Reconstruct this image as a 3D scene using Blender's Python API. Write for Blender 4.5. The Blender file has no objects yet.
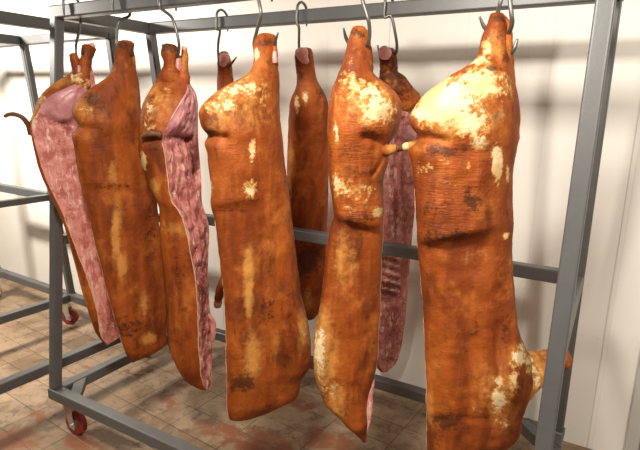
import bpy, bmesh, math, random
import numpy as np
from mathutils import Vector, Matrix, noise

random.seed(7)
S = bpy.context.scene
COL = S.collection

# ---------------------------------------------------------------- camera
CAM = np.array([2.0487, -2.0820, 1.4725])
YAW, PITCH, ROLL, F = -0.51768, 0.22518, 0.020104, 515.838


def cam_axes():
    cy, sy = math.cos(YAW), math.sin(YAW)
    cp, sp = math.cos(PITCH), math.sin(PITCH)
    fwd = np.array([sy * cp, cy * cp, -sp])
    right = np.array([cy, -sy, 0.0])
    up = np.cross(right, fwd)
    c, s = math.cos(ROLL), math.sin(ROLL)
    return c * right + s * up, -s * right + c * up, fwd


RX, UP, FW = cam_axes()


def ray(x, y):
    return RX * ((x - 320) / F) - UP * ((y - 225) / F) + FW


def on_y(x, y, yy):
    """the place on the upright plane Y = yy that the survey sighting (x, y) hits"""
    d = ray(x, y)
    return CAM + d * ((yy - CAM[1]) / d[1])


def on_plane(x, y, P0, n):
    d = ray(x, y)
    return CAM + d * (((P0 - CAM) @ n) / (d @ n))


cd = bpy.data.cameras.new('camera')
cd.sensor_fit = 'HORIZONTAL'
cd.sensor_width = 36
cd.lens = F / 640 * 36
cd.clip_start = .05
cam = bpy.data.objects.new('camera', cd)
COL.objects.link(cam)
m = Matrix((RX, UP, -FW)).transposed().to_4x4()
m.translation = Vector(CAM)
cam.matrix_world = m
S.camera = cam


# ---------------------------------------------------------------- node helpers
class NT:
    def __init__(self, name):
        self.m = bpy.data.materials.new(name)
        self.m.use_nodes = True
        self.t = self.m.node_tree
        self.n = self.t.nodes
        self.b = self.n['Principled BSDF']

    def node(self, typ, **kw):
        n = self.n.new(typ)
        for k, v in kw.items():
            setattr(n, k, v)
        return n

    def link(self, a, b):
        self.t.links.new(a, b)

    def put(self, sock, v):
        if hasattr(v, 'is_output') or isinstance(v, bpy.types.NodeSocket):
            self.link(v, sock)
        elif v is not None:
            sock.default_value = v

    def math(self, op, a, b=None, c=None, clamp=False):
        n = self.node('ShaderNodeMath', operation=op, use_clamp=clamp)
        self.put(n.inputs[0], a)
        self.put(n.inputs[1], b)
        self.put(n.inputs[2], c)
        return n.outputs[0]

    def mix(self, f, a, b, blend='MIX'):
        n = self.node('ShaderNodeMix', data_type='RGBA', blend_type=blend)
        self.put(n.inputs[0], f)
        self.put(n.inputs[6], (*a, 1) if isinstance(a, tuple) and len(a) == 3 else a)
        self.put(n.inputs[7], (*b, 1) if isinstance(b, tuple) and len(b) == 3 else b)
        return n.outputs[2]

    def step(self, v, lo, hi):
        n = self.node('ShaderNodeMapRange', interpolation_type='SMOOTHSTEP')
        self.put(n.inputs[0], v)
        n.inputs[1].default_value, n.inputs[2].default_value = lo, hi
        return n.outputs[0]

    def noise(self, vec, scale, detail=4, rough=.55, w=None, dist=0):
        n = self.node('ShaderNodeTexNoise')
        if w is not None:
            n.noise_dimensions = '4D'
            self.put(n.inputs['W'], w)
        self.put(n.inputs['Vector'], vec)
        n.inputs['Scale'].default_value = scale
        n.inputs['Detail'].default_value = detail
        n.inputs['Roughness'].default_value = rough
        n.inputs['Distortion'].default_value = dist
        return n.outputs[0]

    def stretch(self, vec, s):
        n = self.node('ShaderNodeMapping')
        self.put(n.inputs[0], vec)
        n.inputs['Scale'].default_value = s
        return n.outputs[0]

    def attr(self, name):
        n = self.node('ShaderNodeAttribute', attribute_name=name)
        return n.outputs['Fac']

    def obj(self):
        return self.node('ShaderNodeTexCoord').outputs['Object']

    def world(self):
        return self.node('ShaderNodeNewGeometry').outputs['Position']

    def bump(self, h, strength, dist):
        n = self.node('ShaderNodeBump')
        n.inputs['Strength'].default_value = strength
        n.inputs['Distance'].default_value = dist
        self.link(h, n.inputs['Height'])
        self.link(n.outputs[0], self.b.inputs['Normal'])


def simple(name, col, rough=.5, metal=0.0, var=.12, scale=30):
    k = NT(name)
    n = k.noise(k.obj(), scale, 5)
    a = tuple(c * (1 - var) for c in col)
    b = tuple(min(1, c * (1 + var)) for c in col)
    k.put(k.b.inputs['Base Color'], k.mix(n, a, b))
    k.b.inputs['Roughness'].default_value = rough
    k.b.inputs['Metallic'].default_value = metal
    return k.m


def rnd_w(k):
    return k.math('MULTIPLY', k.node('ShaderNodeObjectInfo').outputs['Random'], 40.0)


def make_skin():
    k = NT('singed_rind')
    o = k.obj()
    w = rnd_w(k)

    def con(v, g):
        return k.math('ADD', k.math('MULTIPLY', k.math('SUBTRACT', v, .5), g), .5)
    streak = k.noise(k.stretch(o, (17, 17, 2.4)), 1.0, 5, .58, w, .4)
    cloud = con(k.noise(o, 9, 6, .64, w), 1.6)
    blot = k.noise(k.stretch(o, (11, 11, 5)), 1.0, 5, .6, k.math('ADD', w, 7.0), .5)
    fine = con(k.noise(o, 110, 4, .65, w), 1.5)
    mid = con(k.noise(o, 50, 6, .70, w), 2.0)
    wr = k.noise(k.stretch(o, (22, 22, 150)), 1.0, 4, .6, w, .6)
    c = k.mix(k.step(streak, .34, .66), (.195, .037, .005), (.375, .084, .010))
    c = k.mix(k.math('MULTIPLY', k.step(cloud, .50, .82), .85), c, (.50, .150, .023))
    c = k.mix(k.math('MULTIPLY', k.step(cloud, .46, .18), .75), c, (.150, .027, .004))
    c = k.mix(k.math('MULTIPLY', k.step(blot, .53, .68), .82), c, (.105, .022, .005))
    c = k.mix(k.math('MULTIPLY', k.step(mid, .60, 1.0), .30), c, (.085, .022, .005))
    # golden zones, some of them highlights painted into the colour
    g = k.math('ADD', k.math('MULTIPLY', mid, .4), k.math('ADD', k.math('MULTIPLY', con(streak, 1.6), .5), k.attr('gold')))
    c = k.mix(k.math('MULTIPLY', k.step(g, .66, 1.12), .85), c, (.64, .29, .065))
    # pale unscorched patches with ragged edges
    pn = k.math('ADD', k.math('MULTIPLY', mid, .66), k.math('MULTIPLY', fine, .34))
    pl = k.math('ADD', pn, k.math('MULTIPLY', k.attr('pale'), 1.22))
    pale_c = k.mix(k.step(cloud, .35, .65), (.66, .42, .18), (.80, .62, .37))
    c = k.mix(k.step(pl, .80, .96), c, k.mix(fine, (.43, .18, .038), (.58, .31, .085)))
    c = k.mix(k.step(pl, .94, 1.03), c, pale_c)
    # brown singe speckle, plus shade painted in folds and on turned-away sides
    sp = k.math('ADD', k.math('MULTIPLY', mid, .6), k.math('ADD', k.math('MULTIPLY', fine, .4), k.math('MULTIPLY', k.attr('scorch'), 1.25)))
    c = k.mix(k.math('MULTIPLY', k.step(sp, .68, .94), .88), c, (.062, .017, .005))
    k.put(k.b.inputs['Base Color'], c)
    r = k.node('ShaderNodeMapRange')
    k.link(fine, r.inputs[0])
    r.inputs[3].default_value, r.inputs[4].default_value = .46, .70
    k.link(r.outputs[0], k.b.inputs['Roughness'])
    k.b.inputs['Specular IOR Level'].default_value = .26
    hh = k.math('ADD', k.math('MULTIPLY', fine, .4), k.math('MULTIPLY', mid, .6))
    hh = k.math('ADD', hh, k.math('MULTIPLY', wr, k.math('ADD', .10, k.math('MULTIPLY', k.attr('wrinkle'), 2.2))))
    k.bump(hh, .5, .006)
    return k.m


def make_meat(name, red, pink, fat, dark, rough=.35, bumpd=.008):
    k = NT(name)
    o = k.obj()
    w = rnd_w(k)
    fib = k.noise(k.stretch(o, (70, 70, 14)), 1.0, 5, .65, w, .8)
    cl = k.noise(o, 22, 5, .65, w)
    fine = k.noise(o, 120, 3, .6, w)
    c = k.mix(k.step(cl, .38, .58), red, pink)
    c = k.mix(k.math('MULTIPLY', k.step(fib, .51, .64), .8), c, fat)
    d = k.math('ADD', k.math('MULTIPLY', cl, .5), k.math('ADD', k.math('MULTIPLY', fine, .5), k.attr('dark')))
    c = k.mix(k.math('MULTIPLY', k.step(d, .57, .84), .9), c, dark)
    f = k.math('ADD', k.math('MULTIPLY', fib, .5), k.attr('fat'))
    c = k.mix(k.step(f, .6, .95), c, fat)
    hm = k.math('ADD', k.attr('ham'), k.math('MULTIPLY', k.math('SUBTRACT', cl, .5), .6))
    c = k.mix(k.step(hm, .35, .6), c, k.mix(k.step(cl, .3, .7), (.46, .18, .19), (.64, .31, .31)))
    k.put(k.b.inputs['Base Color'], c)
    k.b.inputs['Roughness'].default_value = rough
    k.b.inputs['Specular IOR Level'].default_value = .45
    k.bump(k.math('MULTIPLY', k.math('ADD', k.math('ADD', fib, cl), k.math('MULTIPLY', fine, .5)), k.math('SUBTRACT', 1.0, k.math('MULTIPLY', k.step(hm, .35, .6), .75))), .6, bumpd)
    return k.m


M = {}
M['skin'] = make_skin()
M['meat'] = make_meat('raw_pork', (.50, .145, .115), (.72, .30, .245), (.86, .60, .47), (.24, .040, .032))
M['meat_dark'] = make_meat('raw_pork_ribs', (.36, .085, .075), (.60, .23, .20), (.84, .56, .46), (.12, .018, .015), .4, .010)
M['ham'] = make_meat('raw_ham_muscle', (.46, .18, .18), (.62, .29, .28), (.78, .48, .44), (.30, .06, .06), .3, .004)
M['rim'] = simple('pale_fat_rim', (.72, .42, .24), .5, 0, .35, 60)
M['bone'] = simple('cut_bone_end', (.88, .34, .29), .45, 0, .45, 70)
M['tail'] = simple('singed_tail', (.13, .048, .018), .6, 0, .4, 60)
M['stub'] = simple('pale_tail_end', (.50, .26, .10), .5, 0, .4, 60)
M['wheel'] = simple('red_polyurethane', (.30, .035, .028), .45, 0, .15, 20)
M['zinc'] = simple('zinc_plated_steel', (.62, .60, .56), .32, .85, .1, 20)
M['hook'] = simple('stainless_hook', (.155, .148, .135), .40, .7, .2, 40)


def make_paint():
    k = NT('grey_rack_paint')
    o = k.obj()
    n = k.noise(o, 14, 6, .6)
    f = k.noise(o, 160, 3, .6)
    c = k.mix(n, (.100, .101, .102), (.145, .146, .146))
    c = k.mix(k.step(f, .68, .74), c, (.12, .115, .11))
    k.put(k.b.inputs['Base Color'], c)
    k.b.inputs['Roughness'].default_value = .42
    k.b.inputs['Metallic'].default_value = .25
    k.bump(f, .15, .002)
    return k.m


M['paint'] = make_paint()


def make_wall():
    k = NT('white_wall_panels')
    p = k.world()
    s = k.node('ShaderNodeSeparateXYZ')
    k.link(p, s.inputs[0])
    x = s.outputs[0]

    def seam(pitch, off, half):
        a = k.math('ABSOLUTE', k.math('SUBTRACT', k.math('PINGPONG', k.math('SUBTRACT', x, off), pitch / 2), 0))
        return k.step(a, half, half * .3)
    big = seam(1.05, 2.098, .004)
    small = seam(.35, 1.766, .003)
    g = k.math('ADD', big, k.math('MULTIPLY', small, .25), clamp=True)
    n = k.noise(p, 2.2, 5)
    c = k.mix(n, (.82, .79, .72), (.87, .84, .78))
    dn = k.noise(k.stretch(p, (3, 3, .8)), 4, 6, .7)
    c = k.mix(k.math('MULTIPLY', k.step(dn, .58, .8), .25), c, (.60, .55, .46))
    spk = k.noise(p, 60, 2, .5)
    c = k.mix(k.math('MULTIPLY', k.step(spk, .76, .80), .5), c, (.30, .22, .15))
    c = k.mix(k.math('MULTIPLY', g, .40), c, (.42, .38, .32))
    k.put(k.b.inputs['Base Color'], c)
    k.b.inputs['Roughness'].default_value = .42
    k.b.inputs['Specular IOR Level'].default_value = .35
    k.bump(k.math('MULTIPLY', g, -1), .5, .004)
    return k.m


M['wall'] = make_wall()
M['plain'] = simple('white_panel', (.27, .26, .235), .5, 0, .04, 4)  # unseen walls and ceiling, greyed to cut bounce light
M['trim'] = simple('grey_door_profile', (.52, .51, .48), .4, .1, .06, 8)


def make_floor():
    k = NT('beige_floor_tiles')
    p = k.world()
    mp = k.node('ShaderNodeMapping', vector_type='TEXTURE')
    k.link(p, mp.inputs[0])
    mp.inputs['Location'].default_value = (.085, -.525, 0)
    mp.inputs['Rotation'].default_value = (0, 0, math.radians(-4.6))
    s = k.node('ShaderNodeSeparateXYZ')
    k.link(mp.outputs[0], s.inputs[0])
    x, y = s.outputs[0], s.outputs[1]
    TX, TY = .302, .158

    def grout(v, t, half):
        return k.step(k.math('PINGPONG', v, t / 2), half, half * .35)
    gw = .0032
    g = k.math('MAXIMUM', grout(x, TX, gw), grout(y, TY, gw))
    cid = k.node('ShaderNodeCombineXYZ')
    k.link(k.math('FLOOR', k.math('DIVIDE', x, TX)), cid.inputs[0])
    k.link(k.math('FLOOR', k.math('DIVIDE', y, TY)), cid.inputs[1])
    wn = k.node('ShaderNodeTexWhiteNoise', noise_dimensions='3D')
    k.link(cid.outputs[0], wn.inputs[0])
    tile = wn.outputs[0]
    n1 = k.noise(p, 4.5, 6, .68, None, .4)
    n2 = k.noise(p, 17, 6, .74, None, .6)
    n3 = k.noise(p, 90, 4, .6)
    c = k.mix(tile, (.285, .192, .113), (.40, .285, .185))
    c = k.mix(k.math('MULTIPLY', k.step(n1, .44, .62), .8), c, (.215, .13, .072))
    c = k.mix(k.math('MULTIPLY', k.step(n2, .50, .66), .75), c, (.12, .070, .041))
    c = k.mix(k.math('MULTIPLY', k.step(n2, .42, .30), .6), c, (.46, .345, .235))
    c = k.mix(k.math('MULTIPLY', k.step(n3, .60, .80), .4), c, (.10, .070, .045))
    c = k.mix(k.math('MULTIPLY', k.math('MULTIPLY', g, k.step(n1, .25, .55)), .85), c, (.055, .038, .024))
    # blood and rust stained patches: centre x, y, radii, strength
    dist = k.node('ShaderNodeVectorMath', operation='SCALE')
    nn = k.node('ShaderNodeTexNoise')
    k.link(p, nn.inputs[0])
    nn.inputs['Scale'].default_value = 13
    nn.inputs['Detail'].default_value = 5
    k.link(nn.outputs[1], dist.inputs[0])
    dist.inputs[3].default_value = .22
    pd = k.node('ShaderNodeVectorMath', operation='ADD')
    k.link(p, pd.inputs[0])
    k.link(dist.outputs[0], pd.inputs[1])
    sp = k.node('ShaderNodeSeparateXYZ')
    k.link(pd.outputs[0], sp.inputs[0])

    def stain(cx, cy, rx, ry):
        a = k.math('DIVIDE', k.math('SUBTRACT', sp.outputs[0], cx + .11), rx)
        b = k.math('DIVIDE', k.math('SUBTRACT', sp.outputs[1], cy + .11), ry)
        d = k.math('ADD', k.math('MULTIPLY', a, a), k.math('MULTIPLY', b, b))
        return k.step(d, 1.0, .15)
    red = None
    for q in STAINS_RED:
        v = stain(*q)
        red = v if red is None else k.math('MAXIMUM', red, v)
    rust = None
    for q in STAINS_RUST:
        v = stain(*q)
        rust = v if rust is None else k.math('MAXIMUM', rust, v)
    c = k.mix(k.math('MULTIPLY', rust, k.math('MULTIPLY', k.step(n2, .22, .52), .92)), c, (.25, .085, .036))
    c = k.mix(k.math('MULTIPLY', red, .75), c, (.17, .034, .026))
    k.put(k.b.inputs['Base Color'], c)
    r = k.node('ShaderNodeMapRange')
    k.link(n1, r.inputs[0])
    r.inputs[3].default_value, r.inputs[4].default_value = .32, .62
    k.link(r.outputs[0], k.b.inputs['Roughness'])
    hh = k.math('SUBTRACT', k.math('MULTIPLY', n3, .15), g)
    k.bump(hh, .5, .003)
    return k.m


def floor_pt(x, y):
    d = ray(x, y)
    return CAM + d * (-CAM[2] / d[2])


STAINS_RED = []
for (sx, sy, rx, ry) in [(133, 374, .085, .022), (178, 386, .06, .03), (150, 372, .03, .015), (186, 381, .035, .02)]:
    q = floor_pt(sx, sy)
    STAINS_RED.append((q[0], q[1], rx, ry))
STAINS_RUST = []
for (sx, sy, rx, ry) in [(222, 430, .16, .07), (270, 440, .16, .07), (245, 446, .16, .05), (330, 440, .16, .08), (170, 402, .10, .05), (12, 440, .16, .10),
                         (85, 442, .14, .08), (92, 368, .12, .04), (40, 415, .10, .05), (300, 405, .10, .06)]:
    q = floor_pt(sx, sy)
    STAINS_RUST.append((q[0], q[1], rx, ry))
M['floor'] = make_floor()


# ---------------------------------------------------------------- object helpers
def link(o, parent=None):
    COL.objects.link(o)
    if parent is not None:
        o.parent = parent
    return o


def from_bm(name, bm, mat, parent=None, smooth=False):
    bmesh.ops.recalc_face_normals(bm, faces=bm.faces)
    me = bpy.data.meshes.new(name)
    bm.to_mesh(me)
    bm.free()
    me.materials.append(mat)
    if smooth:
        for p in me.polygons:
            p.use_smooth = True
    return link(bpy.data.objects.new(name, me), parent)


def box_bm(bm, c, size, rot=None, bevel=0.0):
    r = bmesh.ops.create_cube(bm, size=1.0)
    vs = r['verts']
    for v in vs:
        q = Vector((v.co.x * size[0], v.co.y * size[1], v.co.z * size[2]))
        v.co = (rot @ q if rot is not None else q) + Vector(c)
    if bevel:
        es = list({e for v in vs for e in v.link_edges})
        bmesh.ops.bevel(bm, geom=es, offset=bevel, segments=3, profile=.5, affect='EDGES')


def beam_bm(bm, a, b, w, h, bevel=.006, roll=0.0):
    """square tube from a to b; w across, h in the upright direction"""
    a, b = Vector(a), Vector(b)
    d = (b - a)
    L = d.length
    d.normalize()
    ref = Vector((0, 0, 1)) if abs(d.z) < .8 else Vector((1, 0, 0))
    s = d.cross(ref).normalized()
    t = s.cross(d).normalized()
    rot = Matrix((s, d, t)).transposed()
    box_bm(bm, (a + b) / 2, (w, L, h), rot, bevel)


def beam(name, a, b, w, h, parent, mat='paint'):
    bm = bmesh.new()
    beam_bm(bm, a, b, w, h)
    return from_bm(name, bm, M[mat], parent)


def thing(name, label, cat, loc, group=None):
    o = bpy.data.objects.new(name, None)
    o.empty_display_size = .1
    COL.objects.link(o)
    o.location = loc
    o['label'] = label
    o['category'] = cat
    if group:
        o['group'] = group
    return o


def smooth_path(pts, n=8):
    pts = [np.array(p, float) for p in pts]
    P = [2 * pts[0] - pts[1]] + pts + [2 * pts[-1] - pts[-2]]
    out = []
    for i in range(1, len(P) - 2):
        p0, p1, p2, p3 = P[i - 1:i + 3]
        for j in range(n):
            t = j / n
            out.append(.5 * (2 * p1 + (p2 - p0) * t + (2 * p0 - 5 * p1 + 4 * p2 - p3) * t * t + (3 * p1 - p0 - 3 * p2 + p3) * t ** 3))
    out.append(pts[-1])
    return out


def tube_bm(bm, path, rad, seg=10):
    path = [Vector(p) for p in path]
    n = len(path)
    rad = rad if hasattr(rad, '__len__') else [rad] * n
    t0 = (path[1] - path[0]).normalized()
    nrm = t0.orthogonal().normalized()
    rings = []
    for i, p in enumerate(path):
        t = (path[min(i + 1, n - 1)] - path[max(i - 1, 0)]).normalized()
        nrm = (nrm - t * nrm.dot(t)).normalized()
        bn = t.cross(nrm)
        rings.append([bm.verts.new(p + (nrm * math.cos(a) + bn * math.sin(a)) * rad[i])
                      for a in [2 * math.pi * k / seg for k in range(seg)]])
    for a, b in zip(rings, rings[1:]):
        for k in range(seg):
            bm.faces.new((a[k], a[(k + 1) % seg], b[(k + 1) % seg], b[k]))
    bm.faces.new(rings[0])
    bm.faces.new(rings[-1])


def tube(name, path, rad, mat, parent=None, seg=10):
    bm = bmesh.new()
    tube_bm(bm, path, rad, seg)
    return from_bm(name, bm, M[mat], parent, True)


# ---------------------------------------------------------------- setting
def struct(name, bm, mat):
    o = from_bm(name, bm, mat)
    o['kind'] = 'structure'
    return o


def slab(name, c, size, mat):
    bm = bmesh.new()
    box_bm(bm, c, size)
    return struct(name, bm, M[mat])


WALL_Y = .30
X0, X1, Y0, ZC = -4.2, 3.6, -4.6, 2.75
slab('floor', ((X0 + X1) / 2, (Y0 + WALL_Y) / 2, -.05), (X1 - X0 + .2, WALL_Y - Y0 + .2, .1), 'floor')
slab('ceiling', ((X0 + X1) / 2, (Y0 + WALL_Y) / 2, ZC + .05), (X1 - X0 + .2, WALL_Y - Y0 + .2, .1), 'plain')
slab('wall_back', ((X0 + X1) / 2, WALL_Y + .05, ZC / 2), (X1 - X0 + .2, .1, ZC), 'wall')
slab('wall_left', (X0 - .05, (Y0 + WALL_Y) / 2, ZC / 2), (.1, WALL_Y - Y0, ZC), 'plain')
slab('wall_right', (X1 + .05, (Y0 + WALL_Y) / 2, ZC / 2), (.1, WALL_Y - Y0, ZC), 'plain')
slab('wall_front', ((X0 + X1) / 2, Y0 - .05, ZC / 2), (X1 - X0 + .2, .1, ZC), 'plain')
bm = bmesh.new()
box_bm(bm, (2.262, WALL_Y - .012, 1.1), (.05, .024, 2.2), None, .004)
box_bm(bm, (2.33, WALL_Y - .02, 1.1), (.07, .04, 2.2), None, .004)
box_bm(bm, (2.42, WALL_Y - .012, 1.1), (.09, .024, 2.2), None, .004)
struct('trim_1', bm, M['trim'])


# ---------------------------------------------------------------- racks
TW = .05
PW = .041


def caster(x, y, zt, parent, turn, braked=True):
    """swivel caster whose plate meets the rail's underside at zt"""
    r = .056
    c = Vector((x, y, 0))
    rt = Matrix.Rotation(turn, 3, 'Z')
    bm = bmesh.new()
    box_bm(bm, c + Vector((0, 0, zt - .004)), (.075, .075, .008), rt, .002)
    q = bmesh.ops.create_cone(bm, cap_ends=True, segments=20, radius1=.026, radius2=.03, depth=.022)
    for v in q['verts']:
        v.co += c + Vector((0, 0, zt - .017))
    off = Vector((.028, 0, 0))
    for s in (-1, 1):
        prof = [(-.022, zt - .022), (.024, zt - .022), (.048, r - .012), (.042, r - .024), (.016, r - .016)]
        vs = []
        for d in (-.002, .002):
            vs.append([bm.verts.new(c + rt @ Vector((px, s * .024 + d, pz))) for px, pz in prof])
        bm.faces.new(vs[0])
        bm.faces.new(vs[1][::-1])
        for i in range(len(prof)):
            j = (i + 1) % len(prof)
            bm.faces.new((vs[0][i], vs[0][j], vs[1][j], vs[1][i]))
    ax = Matrix.Rotation(math.pi / 2, 3, 'X')
    q = bmesh.ops.create_cone(bm, cap_ends=True, segments=12, radius1=.009, radius2=.009, depth=.066)
    for v in q['verts']:
        v.co = c + rt @ (ax @ v.co + off + Vector((0, 0, r)))
    fork = from_bm('caster', bm, M['zinc'], parent)
    fork['label'] = 'zinc plated swivel caster'
    bm = bmesh.new()
    prof = [(-.016, .020), (-.017, r - .006), (-.013, r - .001), (0, r), (.013, r - .001), (.017, r - .006), (.016, .020)]
    rings = []
    for k in range(32):
        a = 2 * math.pi * k / 32
        rings.append([bm.verts.new(c + rt @ (off + Vector((rr * math.cos(a), t, r + rr * math.sin(a))))) for t, rr in prof])
    for k in range(32):
        a, b = rings[k], rings[(k + 1) % 32]
        for i in range(len(prof)):
            j = (i + 1) % len(prof)
            bm.faces.new((a[i], a[j], b[j], b[i]))
    wh = from_bm('wheel', bm, M['wheel'], fork, True)
    wh['label'] = 'red caster wheel'
    bm = bmesh.new()
    q = bmesh.ops.create_cone(bm, cap_ends=True, segments=20, radius1=.0235, radius2=.0235, depth=.037)
    for v in q['verts']:
        v.co = c + rt @ (ax @ v.co + off + Vector((0, 0, r)))
    from_bm('hub', bm, M['zinc'], fork)


def rack(label, loc, rz, frames, ft, fb, bt, bb, zt=1.825, zb=.20, zm=.887, mids=(0, 1)):
    """garment-style hanging rack: trapezoid end frames at the given x, two top rails, a rear middle rail, two base rails"""
    t = thing('hanging_rack', label, 'rack', loc, 'grey steel hanging racks')
    t.rotation_euler.z = rz
    xa, xb = min(frames), max(frames)
    h = TW / 2
    for i, x in enumerate(frames):
        beam('post', (x, -fb, zb + h), (x, -ft, zt + h), PW, PW, t)
        beam('post', (x, bb, zb + h), (x, bt, zt + h), PW, PW, t)
        beam('end_rail', (x, -ft + h, zt), (x, bt - h, zt), TW, TW, t)
        k = (zm - zb) / (zt - zb)
        yf, yb = -fb + (fb - ft) * k, bb + (bt - bb) * k
        if i in mids:
            beam('end_rail', (x, yf + h, zm), (x, yb - h, zm), TW * .8, TW * .8, t)
        beam('end_rail', (x, -fb + h, zb), (x, bb - h, zb), TW, TW, t)
    xs = sorted(frames)
    beam('top_rail', (xa - h, -ft, zt), (xb + h, -ft, zt), TW, TW, t)
    beam('top_rail', (xa - h, bt, zt), (xb + h, bt, zt), TW, TW, t)
    for a, b in zip(xs, xs[1:]):
        beam('middle_rail', (a + h, yb, zm), (b - h, yb, zm), TW, TW, t)
    beam('base_rail', (xa - h, -fb, zb), (xb + h, -fb, zb), TW, TW, t)
    beam('base_rail', (xa - h, bb, zb), (xb + h, bb, zb), TW, TW, t)
    for x, s in ((xa, 1), (xb, -1)):
        for y, d in ((-fb, 1), (bb, -1)):
            beam('corner_brace', (x + s * .13, y + d * .0, zb + .004), (x, y + d * .13, zb + .004), .05, .034, t)
            caster(x + s * .045, y + d * .035, zb - h, t, .05 if y < -.3 else -.4 - .5 * s)
    for x in xs[1:-1]:
        caster(x - .05, bb - .02, zb - h, t, .5)
    return t


main_rack = rack('grey steel hanging rack on red casters, carrying the pork sides in front', (0, 0, 0), 0,
                 (.003, 1.982), .679, .851, -.199, 0)
rack('empty grey steel rack behind the left end of the loaded rack', (-.22, -.05, 0), math.radians(-2.0),
     (0, -.78, -1.72), 1.05, 1.35, -.20, -.05, 1.808, mids=(1,))


# ---------------------------------------------------------------- meat hooks
HG = 'stainless meat hooks over the rack rails'


def hook(label, y0, top, shank_front, pts, tip_drop=.035):
    """top: sighting where the shank passes the rail; pts: (x, y, depth from the rail) from shank to tip"""
    x0 = on_y(top[0], top[1], y0)[0]
    s = -1 if shank_front else 1
    zr = 1.85
    loop = [(x0, y0 - s * .037, zr - tip_drop - .02), (x0, y0 - s * .0375, zr - .012), (x0, y0 - s * .030, zr + .016), (x0, y0, zr + .030),
            (x0, y0 + s * .030, zr + .016), (x0, y0 + s * .0375, zr - .015), (x0, y0 + s * .036, zr - .055)]
    low = [tuple(on_y(px, py, y0 + d)) for px, py, d in pts]
    path = smooth_path(loop + low, 7)
    n = len(path)
    rad = [.0054] * n
    for i in range(6):
        rad[i] = .0054 * (.55 + .45 * i / 6)
        rad[n - 1 - i] = .0054 * (.5 + .5 * i / 6)
    zmin = min(p[2] for p in path)
    base = Vector((x0, y0, zmin))
    t = tube('meat_hook', [Vector(p) - base for p in path], rad, 'hook')
    t.location = base
    t['label'] = label
    t['category'] = 'hook'
    t['group'] = HG
    return t


FY, BY = -.679, -.199
hook('steel hook holding the leftmost pork side with the open pink face', FY, (72, 8), False,
     [(79, 32, .02), (76, 46, -.03), (77, 57, -.035), (81, 60, -.035), (83, 53, -.06), (82.5, 45, -.075)])
hook('steel hook holding the second pork side from the left', FY, (121, 5), False,
     [(119, 22, .02), (117, 42, .0), (118, 53, .0), (124, 59, .01), (131, 54, .0), (134, 43, -.01)])
hook('steel hook holding the third pork side, whose cut ribs face right', FY, (168, 2), True,
     [(172, 18, -.035), (178, 38, -.03), (179, 50, -.02), (176, 58, .0), (170, 58, .01), (165, 52, .01), (162, 44, .0)])
hook('steel hook over the rear rail holding the small side half hidden left of centre', BY, (222, 17), True,
     [(220, 30, -.03), (218, 46, -.005), (218.5, 58, .04), (221, 66, .05), (228, 68, .05), (232, 63, .04), (236.5, 57, .03)])
hook('steel hook holding the broad brown pork side at centre left', FY, (265, 0), True,
     [(261, 14, -.04), (257, 30, -.025), (254, 44, -.01), (257, 53, .01), (266, 57, .02), (273, 48, .01), (278, 33, -.02)])
hook('steel hook over the rear rail holding the dark side with the pink shank end', BY, (302, 12), True,
     [(299, 28, -.03), (299, 45, .0), (300, 54, .02), (304, 60, .03), (308, 58, .03), (311, 50, .03)])
hook('steel hook holding the blotchy pork side right of centre', FY, (364, 0), True,
     [(367, 15, -.045), (369.5, 28, -.035), (368.5, 42, -.02), (362, 50, .01), (353, 48, .02), (346.5, 39, .01), (343.5, 28, -.01)])
hook('steel hook over the rear rail holding the side that shows its ribs', BY, (389, 4), True,
     [(391, 16, -.03), (395, 32, -.02), (397, 48, .0), (394, 56, .03), (386, 58, .04), (380, 54, .03), (377.5, 45, .02)])
hook('long steel hook whose tip points left through the largest pork side', FY, (509, -8), True,
     [(511, 10, -.05), (512, 24, -.04), (507, 34, -.01), (494, 35, .0), (485, 28, -.01), (479.5, 16.5, -.02)])
hook('steel hook behind the knuckle of the largest pork side, tip pointing right', FY, (503, -8), False,
     [(500, 4, .03), (497.5, 16, .01), (499, 34, .01), (504, 52, .01), (510, 54, .0), (514, 49, -.01), (517.5, 39, -.01)])


# ---------------------------------------------------------------- pork sides
def lerp_prof(prof, s):
    xs = [p[0] for p in prof]
    return [np.interp(s, xs, [p[i] for p in prof]) for i in range(1, len(prof[0]))]


GENERIC = [  # share of length, front depth, rear depth, squareness
    (0, .030, .030, 2.0), (.05, .040, .038, 2.0), (.10, .046, .042, 2.0), (.17, .085, .055, 2.1), (.25, .098, .055, 2.2),
    (.34, .080, .045, 2.4), (.45, .058, .035, 2.6), (.65, .050, .030, 2.7), (.88, .048, .028, 2.6), (.96, .040, .022, 2.4), (1, .018, .010, 2.2)]


def smoothstep(a, b, x):
    t = np.clip((x - a) / (b - a), 0, 1)
    return t * t * (3 - 2 * t)


def grid_mesh(name, P, attrs, mat, parent, origin, wrap=False, cap0=False, cap1=False):
    """P: rows x cols x 3 world positions"""
    R, C = P.shape[:2]
    verts = (P.reshape(-1, 3) - np.array(origin)).tolist()
    faces = []
    cc = C if wrap else C - 1
    for i in range(R - 1):
        for j in range(cc):
            a, b = i * C + j, i * C + (j + 1) % C
            faces.append((a, b, b + C, a + C))
    if cap0:
        faces.append(tuple(range(C)))
    if cap1:
        faces.append(tuple((R - 1) * C + j for j in range(C)))
    me = bpy.data.meshes.new(name)
    me.from_pydata(verts, [], faces)
    bm = bmesh.new()
    bm.from_mesh(me)
    bmesh.ops.recalc_face_normals(bm, faces=bm.faces)
    bm.to_mesh(me)
    bm.free()
    for p in me.polygons:
        p.use_smooth = True
    for k, v in attrs.items():
        a = me.attributes.new(k, 'FLOAT', 'POINT')
        a.data.foreach_set('value', np.asarray(v, np.float32).ravel())
    me.materials.append(mat)
    return link(bpy.data.objects.new(name, me), parent)


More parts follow.
